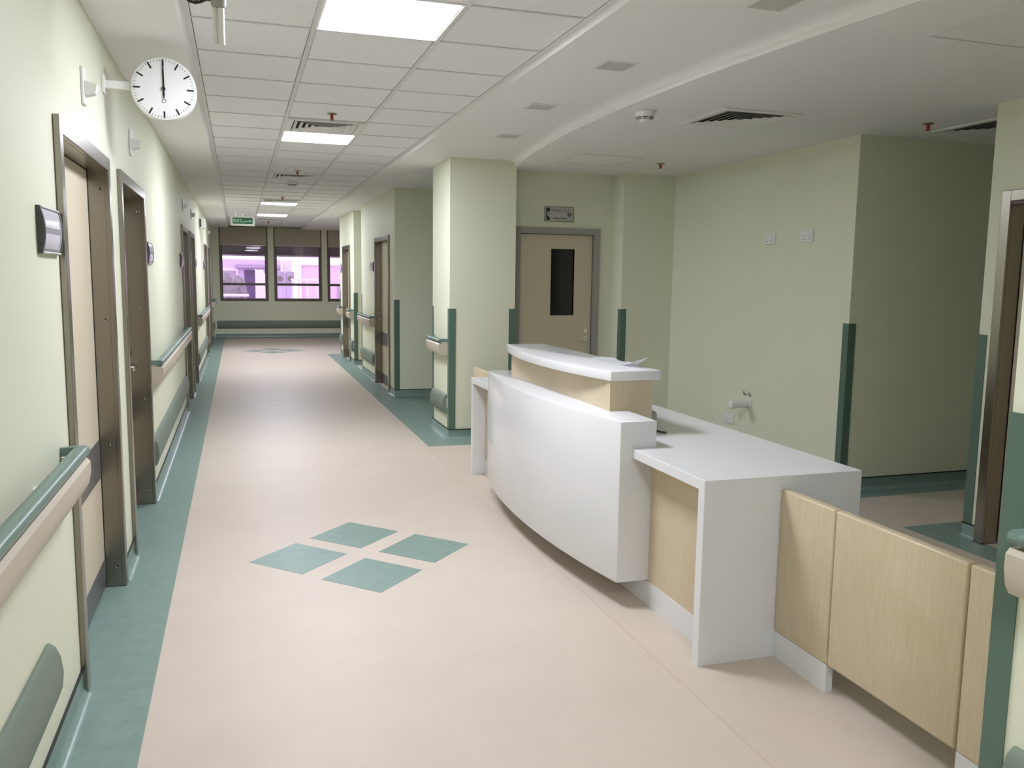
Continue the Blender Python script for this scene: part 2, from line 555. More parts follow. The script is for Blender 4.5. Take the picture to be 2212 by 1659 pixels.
def door(n, W, loc, rz, H=HD, leafm='doorleaf', handle='right', vision=None, band=True, depth=.075, steel='steel'):
    d = thing('door_%d' % n, None, None, loc, rz, kind='structure')
    fw_ = .062
    pr = .022
    z0 = .004
    for s in (0, 1):
        m = MB()
        if s == 0:
            m.box(0, fw_, -pr, -.0005, z0, H, bev=.003).box(.031, fw_, -.001, .16, z0, H)
        else:
            m.box(W-fw_, W, -pr, -.0005, z0, H, bev=.003).box(W-fw_, W-.031, -.001, .16, z0, H)
        j = m.build('jamb', M[steel], d)
    MB().box(fw_, W-fw_, -pr, -.0005, H-fw_, H, bev=.003).box(fw_, W-fw_, -.001, .16, H-fw_, H-.031).build('head', M[steel], d)
    lx0, lx1, lz1 = fw_+.004, W-fw_-.004, H-fw_-.004
    m = MB()
    if vision:
        vx0, vx1, vz0, vz1 = vision
        m.box(lx0, vx0, depth, depth+.045, .008, lz1).box(vx1, lx1, depth, depth+.045, .008, lz1)
        m.box(vx0, vx1, depth, depth+.045, .008, vz0).box(vx0, vx1, depth, depth+.045, vz1, lz1)
    else:
        m.box(lx0, lx1, depth, depth+.045, .008, lz1, bev=.002)
    lf = m.build('leaf', M[leafm], d)
    if vision:
        MB().box(vx0, vx1, depth+.018, depth+.026, vz0, vz1).build('glass_pane', M['darkglass'], lf)
        m = MB()
        for a, b, c_, e in ((vx0-.014, vx0, vz0-.014, vz1+.014), (vx1, vx1+.014, vz0-.014, vz1+.014), (vx0, vx1, vz0-.014, vz0), (vx0, vx1, vz1, vz1+.014)):
            m.box(a, b, depth-.004, depth+.018, c_, e)
        m.build('glazing_bead', M['doorleaf'], lf)
    if band:
        MB().box(lx0+.004, lx1-.004, depth-.0025, depth-.0002, .575, .765).build('band', M['kick'], lf)
        MB().box(lx0+.004, lx1-.004, depth-.0025, depth-.0002, .014, .155).build('kick_plate', M['kick'], lf)
    for x in (fw_-.0002, W-fw_+.0002-.0012):
        MB().box(x, x+.0012, depth-.0045, depth-.001, .01, H-fw_).build('seal', M['black'], d)
    hx = lx1-.06 if handle == 'right' else lx0+.06
    sg = -1 if handle == 'right' else 1
    hy = depth
    m = MB().lathe([(.027, hy-.008), (.027, hy-.0002)], (hx, 0, .96), 18, 'y')
    m.tube([(hx, hy-.005, .96), (hx, hy-.045, .96), (hx+sg*.012, hy-.052, .96), (hx+sg*.12, hy-.052, .957)], .009, 8)
    m.build('lever_handle', M['chrome'], lf, smooth=40)
    MB().lathe([(.024, hy-.009), (.024, hy-.0002)], (hx, 0, 1.043), 18, 'y').build('lock_cylinder', M['chrome'], lf, smooth=40)
    # jamb anchors: visible on the reveal that faces the viewer
    if band:
        for z in (1.99, 1.36, .74, .11):
            screw(d, W-fw_-.0002 if abs(rz-RL) < .1 else fw_+.0002, .02, z, -1 if abs(rz-RL) < .1 else 1)
    return d
for i, (a, b) in enumerate(DL):
    door(i+1, b-a, (XL, a, 0), RL, handle='left' if i == 0 else 'right', depth=.075 if i == 0 else .115)
for i, (a, b) in enumerate((DR1, DR2)):
    door(7+i, b-a, (XR, b, 0), RR, handle='left')
door(9, DR3[1]-DR3[0], (XQ, DR3[1], 0), RR, handle='right', band=False, depth=.10)
ux = UX0
door(10, UX1-UX0, (UX0, YD, 0), RF, H=UH, handle='right', band=False,
     vision=(3.075-ux, 3.335-ux, 1.205, 1.89), depth=.03, steel='greymetal')

# ------------------------------------------------------------------ windows on the far wall
def window(n, x0, x1):
    W = x1-x0
    d = thing('window_%d' % n, None, None, (x0, YF, 0), RF, kind='structure')
    f = .075
    y0, y1 = .02, .10
    z0, z1 = WZ0+.001, WZ1-.001
    for a, b in ((.001, f), (W-f, W-.001)):
        MB().box(a, b, y0, y1, z0, z1, bev=.004).build('frame_stile', M['dkframe'], d)
    for a, b in ((z0, z0+.07), (z1-.07, z1), (1.305, 1.365)):
        MB().box(f, W-f, y0, y1, a, b, bev=.004).build('frame_rail', M['dkframe'], d)
    MB().box(f, W-f, .058, .064, z0+.07, 1.305).build('glass_pane', M['glass'], d)
    MB().box(f, W-f, .058, .064, 1.365, z1-.07).build('glass_pane', M['glass'], d)
    return d
lab = ['beige roller blind half lowered over the window nearest the left corridor wall',
       'beige roller blind half lowered over the middle far window',
       'beige roller blind over the far window partly hidden by the right corridor wall',
       'beige roller blind over the far window beyond the corridor corner']
for i, (a, b) in enumerate(WX):
    window(i+1, a, b)
    if i == 3: continue
    t = thing('roller_blind', lab[i], 'blind', (a, YF, 2.29), RF)
    W = b-a
    MB().box(.03, W-.03, -.006, -.003, 0.012, WZ1-2.29-.03).build('blind_fabric', M['blind'], t)
    MB().lathe([(.011, .03), (.011, W-.03)], (0, -.0045, .006), 10, 'x').build('bottom_bar', M['alu'], t, smooth=40)
    MB().lathe([(.024, .02), (.024, W-.02)], (0, -.0265, WZ1-2.29-.02), 14, 'x').build('roller_tube', M['blind'], t, smooth=40)
    MB().lathe([(.03, W-.02), (.03, W-.004)], (0, -.032, WZ1-2.29-.02), 14, 'x').build('end_bracket', M['charcoal'], t)

# ------------------------------------------------------------------ reception desk
dk = thing('reception_desk', 'white reception desk with curved front panel, wood upstand and low waterfall worktop', 'desk', (2.15, 4.746, 0))
DO = (2.15, 4.746, 0)
DX0, DX1, DY0, DY1, DZ = 1.77, 2.537, 2.934, 6.558, .787
m = MB().extr([(DY0, 0), (DY0, DZ), (DY1, DZ), (DY1, 0), (DY1-.05, 0), (DY1-.05, DZ-.046), (DY0+.05, DZ-.046), (DY0+.05, 0)], DX0, DX1)
bmesh.ops.recalc_face_normals(m.bm, faces=m.bm.faces[:])
bmesh.ops.bevel(m.bm, geom=[e for e in m.bm.edges if e.calc_face_angle(0) > .4 and max(v.co.z for v in e.verts) > .01], offset=.003, segments=2, affect='EDGES', profile=.5)
m.build('waterfall_worktop', M['white'], dk, off=DO)
MB().box(1.876, 1.895, DY0+.05, DY1-.05, .12, DZ-.046).build('wood_front', M['wood'], dk, off=DO)
MB().box(1.872, 1.895, DY0+.05, DY1-.05, 0, .12).build('plinth', M['white'], dk, off=DO)
def bevelled_prism(pts, z0, z1, off, ang=25):
    m = MB().prism(pts, z0, z1)
    bmesh.ops.recalc_face_normals(m.bm, faces=m.bm.faces[:])
    e = [e for e in m.bm.edges if e.calc_face_angle(0) > math.radians(ang)]
    bmesh.ops.bevel(m.bm, geom=e, offset=off, segments=2, affect='EDGES', profile=.5)
    return m
ya, yb = 3.602, 5.862
cur = []
for i in range(41):
    y = ya+(yb-ya)*i/40
    cur.append((1.598+.0855*(y-4.732)**2, y))
bevelled_prism(cur+[(1.897, yb), (1.897, ya)], .127, .917, .003).build('front_panel', M['white'], dk, smooth=30, off=DO)
MB().box(1.79, 1.90, 3.917, 5.565, .9172, 1.075).box(1.90, 2.03, 3.917, 5.565, DZ, 1.075).build('wood_upstand', M['wood'], dk, off=DO)
ya, yb = 3.90, 5.665
cur = []
for i in range(33):
    t = i/32
    y = ya+(yb-ya)*t
    cur.append((1.683+.102*(2*t-1)**2, y))
bevelled_prism(cur+[(2.066, yb), (2.066, ya)], 1.075, 1.125, .003).build('counter_top', M['white'], dk, smooth=30, off=DO)
# paper left on the counter, near corner curled up
bm = bmesh.new()
g = []
for i in range(25):
    row = []
    for j in range(9):
        u, v = i/24, j/8
        y = 4.03+.56*u
        x = 1.955+.12*v - .03*(1-u)*v
        curl = max(0, (.22-u)/.22)**.9*(.55+.45*v)
        z = 1.1262+.046*curl+.008*math.sin(u*7+v*2)**2*v
        row.append(bm.verts.new((x+.01*curl, y, z)))
    g.append(row)
for a, b in zip(g, g[1:]):
    for k in range(8):
        bm.faces.new((a[k], a[k+1], b[k+1], b[k]))
bmesh.ops.solidify(bm, geom=bm.faces[:], thickness=-.0008)
mb = MB(); mb.bm.free(); mb.bm = bm
tag(mb.build('paper_sheet', M['paper'], smooth=60, off=(2.0, 4.3, 1.1255)), 'white paper sheet with a curled corner on the curved counter top', 'paper')
t = thing('desk_device', 'small grey rounded device on the low worktop behind the wood upstand', 'device', (2.075, 4.02, DZ))
MB().box(-.038, .015, -.06, .12, .004, .115, bev=.02, seg=4).build('device_body', M['greymetal'], t, smooth=40)
MB().tube([(.0, -.07, .012), (.02, -.09, .008), (.045, -.10, .005)], .005, 8).build('device_cable', M['cable'], t)

# wooden partitions and swing gates at both ends of the desk
def panel_unit(name, label, cat, y0, y1, plinth):
    t = thing(name, label, cat, (2.151, (y0+y1)/2, 0))
    L = (y1-y0)/2
    MB().box(-.021, .021, -L, L, .115, .732, bev=.009, seg=3).build('wood_panel', M['wood'], t, smooth=50)
    if plinth:
        MB().box(-.016, .016, -L, L, 0, .1148).build('plinth', M['white'], t)
    else:
        for zz in (.25, .6):
            MB().lathe([(.006, zz-.03), (.006, zz+.03)], (.0215, L-.002, 0), 10).build('hinge', M['alu'], t)
    return t
panel_unit('wood_partition', 'narrow wood partition on a white plinth fixed to the desk end with the swing gate', 'partition', 2.595, 2.933, True)
panel_unit('swing_gate', 'wide pale wood swing gate hung between two partitions near the green corner guard', 'gate', 1.973, 2.589, False)
panel_unit('wood_partition', 'wood partition on a white plinth against the wall corner with the green guard', 'partition', 1.572, 1.967, True)
panel_unit('wood_partition', 'wood partition on the pillar side of the desk', 'partition', 6.56, 6.90, True)
panel_unit('swing_gate', 'wood swing gate on the pillar side of the desk', 'gate', 6.906, 7.45, False)
panel_unit('wood_partition', 'wood partition on a white plinth standing in front of the pillar', 'partition', 7.456, 7.84, True)

# ------------------------------------------------------------------ corner guards
def guard(c, d1, d2, label):
    Lg, t, z0, z1 = .062, .004, .101, 1.282
    c = Vector(c); d1 = Vector(d1); d2 = Vector(d2)
    e = .0005
    c0 = c-(d1+d2)*e
    pts = [c0-(d1+d2)*t, c0+d1*Lg-d2*t, c0+d1*Lg, c0, c0+d2*Lg, c0+d2*Lg-d1*t]
    g = thing('corner_guard', label, 'corner guard', (c.x, c.y, z0))
    MB().prism([(p.x, p.y) for p in pts], z0, z1-.006).build('guard_profile', M['teal'], g, off=(c.x, c.y, z0))
    pts = [c0-(d1+d2)*(t+.001), c0+d1*(Lg+.001)-d2*(t+.001), c0+d1*(Lg+.001), c0, c0+d2*(Lg+.001), c0+d2*(Lg+.001)-d1*(t+.001)]
    MB().prism([(p.x, p.y) for p in pts], z1-.006, z1).build('top_cap', M['teal'], g, off=(c.x, c.y, z0))
X_, Y_ = (1, 0), (0, 1)
mX, mY = (-1, 0), (0, -1)
guard((XR, YP), X_, Y_, 'teal corner guard on the pillar edge between its handrail and the desk')
guard((XR, 8.75), X_, mY, 'thin view of teal corner guard on the far edge of the pillar')
guard((2.60, YP), mX, Y_, 'teal corner guard on the pillar edge beside the utility door frame')
guard((3.75, YP), X_, Y_, 'dark teal corner guard to the handle side of the utility door')
guard((XC, 5.25), X_, Y_, 'dark teal corner guard at the end of the wall with the sockets')
guard((XQ, 4.07), X_, mY, 'dark teal corner guard beside the steel door frame of the cross passage')
guard((XN, 1.568), X_, mY, 'broad teal corner guard where the wood partition meets the wall')
guard((XR, 11.03), X_, Y_, 'teal corner guard beside the first steel door past the pillar')
guard((XR, 14.17), X_, mY, 'thin teal corner guard on the near edge of the bright green niche')
guard((XR, 15.13), X_, Y_, 'teal corner guard on the bright green niche corner')
guard((XR, 17.27), X_, mY, 'thin teal corner guard at the last corner before the windows')

# ------------------------------------------------------------------ handrails and bumpers (local wall frame)
BODY = [(-.054, .944), (-.078, .941), (-.090, .928), (-.091, .892), (-.083, .850), (-.070, .828), (-.054, .826)]
GRIP = [(-.040, .953), (-.036, .960), (-.037, .974), (-.045, .983), (-.076, .985), (-.087, .979), (-.091, .967), (-.087, .956), (-.080, .952)]
END = [(-.001, .944), (-.078, .941), (-.090, .928), (-.091, .892), (-.083, .850), (-.070, .828), (-.001, .826)]
GEND = [(-.001, .953), (-.001, .983), (-.076, .985), (-.087, .979), (-.091, .967), (-.087, .956), (-.080, .952)]
def handrail(label, loc, rz, L, ends=(True, True)):
    t = thing('handrail', label, 'handrail', loc, rz)
    a = .028 if ends[0] else 0
    b = L-.028 if ends[1] else L
    MB().extr(BODY, a, b).build('rail_body', M['beige'], t, smooth=35)
    MB().extr(GRIP, a, b).build('grip', M['tealrail'], t, smooth=50)
    for k, e in enumerate(ends):
        if not e: continue
        x0, x1 = ((0, .0278), (L-.0278, L))[k]
        MB().extr(END, x0, x1).build('end_cap', M['beige'], t, smooth=35)
        MB().extr(GEND, x0, x1).build('grip_return', M['tealrail'], t, smooth=35)
    n = max(1, int(L/.8))
    for i in range(n):
        x = a+(b-a)*(i+.5)/n
        MB().box(x-.02, x+.02, -.054, -.0008, .86, .94).build('bracket', M['wplastic'], t)
    return t
BUMP = [(-.0008, .430), (-.010, .432), (-.026, .418), (-.040, .385), (-.046, .335), (-.041, .285), (-.028, .250), (-.012, .236), (-.0008, .236)]
def bumper(label, loc, rz, L):
    t = thing('wall_bumper', label, 'wall bumper', loc, rz)
    MB().extr(BUMP, .012, L-.012).build('bumper_cover', M['bump'], t, smooth=50)
    MB().box(L+.0002, L+.03, -.006, -.0008, .30, .40, bev=.002, seg=1).build('retainer_clip', M['wplastic'], t)
    for x0, x1 in ((0, .0118), (L-.0118, L)):
        MB().extr(BUMP, x0, x1).build('end_cap', M['bump'], t, smooth=50)
    return t
def lrail(label, y0, y1): handrail(label, (XL, y0, 0), RL, y1-y0)
def lbump(label, y0, y1): bumper(label, (XL, y0, 0), RL, y1-y0)
def rrail(label, y0, y1, X=XR, z=0): handrail(label, (X, y1, z), RR, y1-y0)
def rbump(label, y0, y1, X=XR, z=0): bumper(label, (X, y1, z), RR, y1-y0)
lrail('teal and beige handrail ending beside the door with the wood leaf, below the room sign', -4.0, 3.24)
lrail('teal and beige handrail between the second and third steel doors of the left wall', 6.32, 10.24)
lrail('teal and beige handrail under the white wall box on the left wall', 13.22, 16.92)
lrail('short handrail on the left wall beside the far windows', 20.6, 21.7)
lbump('green wall bumper low on the wall below the room sign', -4.0, 2.85)
lbump('green wall bumper low on the wall between the second and third steel doors', 6.30, 10.22)
lbump('green wall bumper below the handrail under the white wall box', 13.22, 16.92)
lbump('short green wall bumper on the left wall beside the far windows', 20.6, 21.7)
rrail('short teal and beige handrail on the pillar', 8.075, 8.66)
rbump('short green wall bumper low on the pillar', 8.085, 8.66)
rrail('handrail between the steel door past the pillar and the green niche', 12.74, 14.08)
rbump('green wall bumper between the steel door past the pillar and the green niche', 12.74, 14.08)
rrail('short handrail between the green niche corner and the last right-hand door', 15.21, 15.60)
rbump('short green wall bumper between the niche corner and the last right-hand door', 15.21, 15.60)
rrail('short handrail between the last right-hand door and the corridor corner', 16.78, 17.19)
rbump('short green wall bumper between the last right-hand door and the corridor corner', 16.78, 17.19)
rrail('handrail ending beside the broad green corner guard', -4.0, 1.475, XN, .035)
rbump('green wall bumper beside the broad green corner guard', -4.0, 1.475, XN, .035)
bumper('long dark green wall bumper below the far windows', (XL+.08, YF, 0), RF, 6.2)

# ------------------------------------------------------------------ wall signs, door lamps, sockets
def room_sign(label, loc, rz, W=.30, Hs=.152):
    t = thing('room_sign', label, 'sign', loc, rz, group='curved room signs beside the doors')
    def yv(z, o=0): return -(.010+.013*(1-((z-Hs/2)/(Hs/2))**2))-o
    zs = [Hs*i/12 for i in range(13)]
    for x0, x1 in ((0, .014), (W-.014, W)):
        MB().extr([(-.001, 0)]+[(yv(z, .002), z) for z in zs]+[(-.001, Hs)], x0, x1).build('end_cap', M['charcoal'], t, smooth=30)
    MB().extr([(-.002, .002)]+[(yv(z), z) for z in zs[0:]]+[(-.002, Hs-.002)], .014, W-.014).build('curved_plate', M['silver'], t, smooth=30)
    for a, b in ((.016, .066), (.084, .137)):
        zz = [a+(b-a)*i/6 for i in range(7)]
        MB().extr([(yv(z, .0002), z) for z in zz]+[(yv(z, .0012), z) for z in zz[::-1]], .020, W-.055).build('insert', M['signpale'], t, smooth=30)
    for z in (.004, Hs-.004):
        MB().lathe([(.0045, .012), (.0045, W-.012)], (0, -.0125, z), 10, 'x').build('edge_rail', M['alu'], t, smooth=40)
    for z in (.03, Hs-.03):
        MB().lathe([(.003, -.0008), (.003, .0003)], (0, yv(z)*.5, z), 8, 'x').build('screw_head', M['black'], t)
    return t
room_sign('curved grey room sign beside the door with the wood leaf', (XL, 3.04, 1.645), RL)
room_sign('curved grey room sign beside the second steel door of the left wall', (XL, 6.40, 1.650), RL)
room_sign('curved grey room sign just before the third steel door of the left wall', (XL, 9.98, 1.655), RL)
room_sign('curved grey room sign just past the fourth steel door of the left wall', (XL, 13.2, 1.655), RL)
room_sign('curved grey room sign just before the fifth steel door of the left wall', (XL, 16.6, 1.655), RL)
room_sign('curved grey room sign by the first steel door past the pillar', (XR, 13.08, 1.645), RR)
room_sign('curved grey room sign by the last right-hand steel door', (XR, 17.12, 1.645), RR)

def door_lamp(label, loc, rz):
    t = thing('door_lamp', label, 'lamp', loc, rz, group='white call lamps above the doors')
    MB().box(-.04, .04, -.012, -.0008, 0, .15, bev=.003).build('back_plate', M['wplastic'], t)
    MB().extr([(-.0122, .034), (-.052, .046), (-.060, .085), (-.0122, .096)], -.024, .024).build('lens', M['wplastic'], t)
    return t
door_lamp('white call lamp above the door with the wood leaf', (XL, 4.05, 2.285), RL)
door_lamp('white call lamp above the second steel door of the left wall', (XL, 5.70, 2.290), RL)
door_lamp('white call lamp above the third steel door of the left wall', (XL, 10.78, 2.300), RL)
door_lamp('white call lamp above the fourth steel door of the left wall', (XL, 12.66, 2.320), RL)
door_lamp('white call lamp above the last steel door of the left wall', (XL, 19.6, 2.40), RL)
t = thing('wall_box', 'white box high on the left wall between the fourth and fifth doors', 'box', (XL, 15.15, 2.335), RL)
MB().box(0, .32, -.10, -.0008, 0, .16, bev=.006).build('box_body', M['wplastic'], t)
MB().box(-.004, -.0001, -.04, -.012, .015, .145).build('side_shade', M['charcoal'], t)  # dark strip painting in the shade on the box's near side
MB().box(.03, .29, -.104, -.1002, .02, .14).build('front_cover', M['wplastic'], t)

def socket(label, loc, rz):
    t = thing('power_socket', label, 'socket', loc, rz, group='double power sockets on the recess wall')
    MB().box(0, .155, -.011, -.0006, 0, .094, bev=.003).build('face_plate', M['wplastic'], t)
    for cx in (.042, .113):
        for dx, dz, w_, h_ in ((0, .052, .006, .009), (-.012, .026, .008, .006), (.012, .026, .008, .006)):
            MB().box(cx+dx-w_/2, cx+dx+w_/2, -.0113, -.0108, dz-h_/2, dz+h_/2).build('pin_hole', M['black'], t)
        MB().box(cx-.013, cx-.001, -.0135, -.0112, .068, .084, bev=.001, seg=1).build('switch_rocker', M['wplastic'], t)
    return t
socket('double power socket high on the recess wall, nearer the utility door', (XC, 6.37, 1.900), RR)
socket('double power socket high on the recess wall, nearer the corner guard', (XC, 5.875, 1.900), RR)
socket('double power socket low on the recess wall under the pipe stub', (XC, 6.875, .268), RR)
t = thing('waste_pipe', 'short white capped pipe stub sticking out of the recess wall', 'pipe', (XC, 6.49, .495), 0)
MB().lathe([(.046, -.012), (.046, -.0006)], (0, 0, 0), 20, 'x').build('wall_flange', M['wplastic'], t, smooth=40)
MB().lathe([(.034, -.16), (.034, -.012)], (0, 0, 0), 20, 'x').build('pipe_tube', M['wplastic'], t, smooth=40)
MB().lathe([(.026, -.205), (.039, -.195), (.040, -.1602)], (0, 0, 0), 20, 'x').build('end_cap', M['wplastic'], t, smooth=40)
for yy, s in ((6.555, 'nearer the utility door'), (6.475, 'nearer the corner guard')):
    h_ = MB().lathe([(.004, -.022), (.004, -.006), (.009, -.006), (.009, -.0006)], (0, 0, 0), 10, 'x').tube([(-.021, 0, -.004), (-.021, 0, .03)], .006, 6).build('wall_hook', M['greymetal'], smooth=40)
    h_.location = (XC, yy, .573)
    tag(h_, 'tiny metal wall hook above the pipe stub, ' + s, 'hook')

# utility sign
t = thing('utility_sign', 'grey door sign reading Clean Utility with a dark green stripe', 'sign', (2.985, YD, 2.165), RF)
MB().box(0, .315, -.012, -.0006, 0, .148, bev=.002).build('backing', M['charcoal'], t)
MB().box(.005, .308, -.0145, -.0122, .004, .144).build('face_plate', M['signgrey'], t)
MB().box(.014, .054, -.0153, -.0146, .012, .136).build('green_stripe', M['darkgreen'], t)
MB().lathe([(.031, -.0163), (.031, -.0154)], (.056, 0, .072), 28, 'y').build('round_emblem', M['signgrey'], t)
text('emblem_mark', 'S', .028, M['ink'], t, .050, -.0168, .078)
MB().lathe([(.026, -.0153), (.026, -.0146)], (.268, 0, .072), 28, 'y').build('round_seal', M['silver'], t)
m = MB()
for i in range(4):
    m.box(.268-.018, .268+.018, -.0158, -.0154, .056+i*.009, .059+i*.009)
m.build('seal_lines', M['ink'], t)
text('english_lettering', 'Clean Utility', .031, M['ink'], t, .165, -.0152, .032)
AR = ''.join(chr(c) for c in [0xFE94, 0xFED3, 0xFE8E, 0xFEC8, 0xFEE8, 0xFEDF, 0xFE8D, 0x20, 0xFE95, 0xFE8D, 0xFEED, 0xFEA9, 0xFE83])
text('arabic_lettering', AR, .036, M['ink'], t, .165, -.0152, .112)

# exit sign hung from the ceiling
t = thing('exit_sign', 'green EXIT sign with arrow hanging from the ceiling on three rods', 'sign', (.105, 16.8, 2.478), RF)
MB().box(-.215, .215, -.008, .008, 0, .178, bev=.002).build('sign_plate', M['wplastic'], t)
MB().box(-.180, .175, -.0105, -.0082, .035, .148).build('green_field', M['exitgreen'], t)
text('exit_lettering', 'EXIT', .090, M['exittext'], t, -.095, -.0112, .090, sx=.80)
AX = ''.join(chr(c) for c in [0xFE9D, 0xFEAE, 0xFEA8, 0xFEE3])
text('arabic_lettering', AX, .058, M['exittext'], t, .045, -.0112, .09)
MB().extr([(-.0106, .083), (-.0114, .083), (-.0114, .097), (-.0106, .097)], .108, .135).build('arrow_shaft', M['exittext'], t)
m = MB()
v = [m.bm.verts.new(p) for p in ((.133, -.0114, .072), (.133, -.0114, .108), (.158, -.0114, .09), (.133, -.0106, .072), (.133, -.0106, .108), (.158, -.0106, .09))]
m.bm.faces.new(v[:3]); m.bm.faces.new(v[3:][::-1])
for i in range(3):
    j = (i+1) % 3
    m.bm.faces.new((v[i], v[j], v[j+3], v[i+3]))
m.build('arrow_head', M['exittext'], t)
for x in (-.13, 0, .125):
    MB().lathe([(.006, .178), (.006, ZG-2.478-.0045)], (x, 0, 0), 8).build('rod', M['alu'], t)

# ------------------------------------------------------------------ ceiling fixtures
def light(label, y, name='ceiling_light'):
    xm, ym = (XG1+XG2)/2, y+.3
    t = thing(name, label, 'light', (xm, ym, ZG), 0, group='square LED ceiling panels')
    m = MB()
    a, b = .289, .281
    m.box(-a, a, -a, -b, -.001, .012).box(-a, a, b, a, -.001, .012).box(-a, -b, -b, b, -.001, .012).box(b, a, -b, b, -.001, .012)
    m.build('light_frame', M['wplastic'], t)
    MB().box(-b, b, -b, b, .001, .010).build('light_diffuser', M['panel'], t)
light('lit square ceiling panel above the floor before the first air diffuser, near the hanging bracket', 3.71)
light('lit square ceiling panel right behind the first air diffuser of the grid', 7.31)
light('lit square ceiling panel just before the exit sign', 14.51)
light('lit square ceiling panel beside and just past the exit sign', 17.51)
light('lit square ceiling panel at the corridor end away from the windows', -0.49, 'ceiling_light_offscreen')

def cut(target, cx, cy):
    c_ = MB().box(cx-.2455, cx+.2455, cy-.2455, cy+.2455, 2.5, 3.03).build('cutter', M['gap'])
    md = target.modifiers.new('duct', 'BOOLEAN')
    md.operation = 'DIFFERENCE'
    md.solver = 'EXACT'
    md.object = c_
    bpy.context.view_layer.update()
    me = bpy.data.meshes.new_from_object(target.evaluated_get(bpy.context.evaluated_depsgraph_get()))
    target.modifiers.clear()
    target.data = me
    bpy.data.objects.remove(c_)

def diffuser(label, loc, sz=1.0):
    cut(slab, loc[0], loc[1])
    if loc[2] < 2.7: cut(recess_ceiling, loc[0], loc[1])
    t = thing('air_diffuser', label, 'vent', loc, 0, group='square louvred air diffusers')
    m = MB()
    a, b = .289, .245
    for x0, x1, y0, y1 in ((-a, a, -a, -b), (-a, a, b, a), (-a, -b, -b, b), (b, a, -b, b)):
        m.box(x0, x1, y0, y1, -.022, -.0006)
    m.build('diffuser_frame', M['wplastic'], t)
    zt = (3.028-loc[2])/sz
    q = b-.003
    m = MB().box(-b, -q, -b, b, -.0005, zt).box(q, b, -b, b, -.0005, zt).box(-q, q, -b, -q, -.0005, zt).box(-q, q, q, b, -.0005, zt).box(-q, q, -q, q, zt-.003/sz, zt)
    m.build('duct_box', M['greymetal'], t)
    t.scale.z = sz
    for k in range(5):
        h0 = .238-.045*k
        h1 = h0-.030
        m = MB()
        loops = []
        for hh, z in ((h0, -.024), (h0-.003, -.024), (h1-.003, -.0045), (h1, -.0035)):
            loops.append([m.bm.verts.new((sx*hh, sy*hh, z)) for sx, sy in ((-1, -1), (1, -1), (1, 1), (-1, 1))])
        for q in range(4):
            l0, l1 = loops[q], loops[(q+1) % 4]
            for i in range(4):
                m.bm.faces.new((l0[i], l0[(i+1) % 4], l1[(i+1) % 4], l1[i]))
        m.build('vane', M['wplastic'], t)
    return t
xm = (XG1+XG2)/2
diffuser('square air diffuser right before the second lit ceiling panel', (xm, 7.01, ZG+.008))
diffuser('square air diffuser of the grid just before the round smoke detector', (xm, 10.61, ZG+.008))
diffuser('square air diffuser of the grid just before the panel by the exit sign', (xm, 14.21, ZG+.008))
diffuser('square air diffuser of the grid between the last lit panel and the windows', (xm, 19.01, ZG+.008))
diffuser('square air diffuser in the plaster ceiling above the desk worktop', (3.19, 5.045, ZL), .5)
diffuser('dark air diffuser in the ceiling of the cross passage beside the steel door', (4.97, 4.66, ZL), .5)

def sprinkler(label, loc):
    t = thing('sprinkler', label, 'sprinkler', loc, 0, group='red fire sprinklers')
    MB().lathe([(.012, -.012), (.036, -.006), (.038, -.0006)], (0, 0, 0), 20).build('escutcheon', M['brass'], t, smooth=40)
    MB().lathe([(.010, -.040), (.013, -.030), (.010, -.0125)], (0, 0, 0), 12).build('sprinkler_bulb', M['red'], t, smooth=50)
    MB().lathe([(.018, -.049), (.018, -.047), (.004, -.0402)], (0, 0, 0), 14).build('deflector', M['brass'], t, smooth=40)
sprinkler('red sprinkler in the tile before the first air diffuser', (.677, 6.45, ZG))
sprinkler('red sprinkler in the tile before the second air diffuser', (.665, 10.05, ZG))
sprinkler('small sprinkler before the panel by the exit sign', (.67, 13.55, ZG))
sprinkler('small sprinkler in the last tiles near the windows', (.67, 19.85, ZG))
sprinkler('red sprinkler in the plaster ceiling near the recess wall corner', (3.745, 7.22, ZL))
sprinkler('red sprinkler in the ceiling of the cross passage beside the dark diffuser', (4.435, 4.725, ZL))

def detector(label, loc):
    t = thing('smoke_detector', label, 'detector', loc, 0)
    t.scale = (1.28, 1.28, 1.2)
    MB().lathe([(.048, -.012), (.052, -.009), (.052, -.0006)], (0, 0, 0), 28).build('detector_base', M['wplastic'], t, smooth=35)
    MB().lathe([(.008, -.058), (.022, -.054), (.036, -.038), (.046, -.030), (.048, -.0122)], (0, 0, 0), 28).build('detector_body', M['wplastic'], t, smooth=35)
    for zz, r in ((-.033, .0435), (-.040, .0355)):
        m = MB()
        for i in range(8):
            a = 2*math.pi*i/8+.1
            m.tube([(r*math.cos(a+q), r*math.sin(a+q), zz) for q in (0, .2, .4, .6)], .0022, 6)
        m.build('air_slots', M['black'], t)
detector('round white smoke detector in the plaster ceiling beside the curved ceiling edge', (2.505, 5.07, ZL))
detector('round white smoke detector in the grid beside the plain ceiling plate', (.68, 11.26, ZG))
t = thing('ceiling_plate', 'flat off-white plate filling a ceiling tile next to the smoke detector', 'ceiling plate', (xm, 11.81, ZG))
MB().box(-.286, .286, -.288, .288, -.0005, .010, bev=.002, seg=1).build('plate_panel', M['wplastic'], t)
MB().lathe([(.05, -.004), (.05, -.0006)], (-.2, 0, 0), 20).build('plate_cap', M['tile'], t)

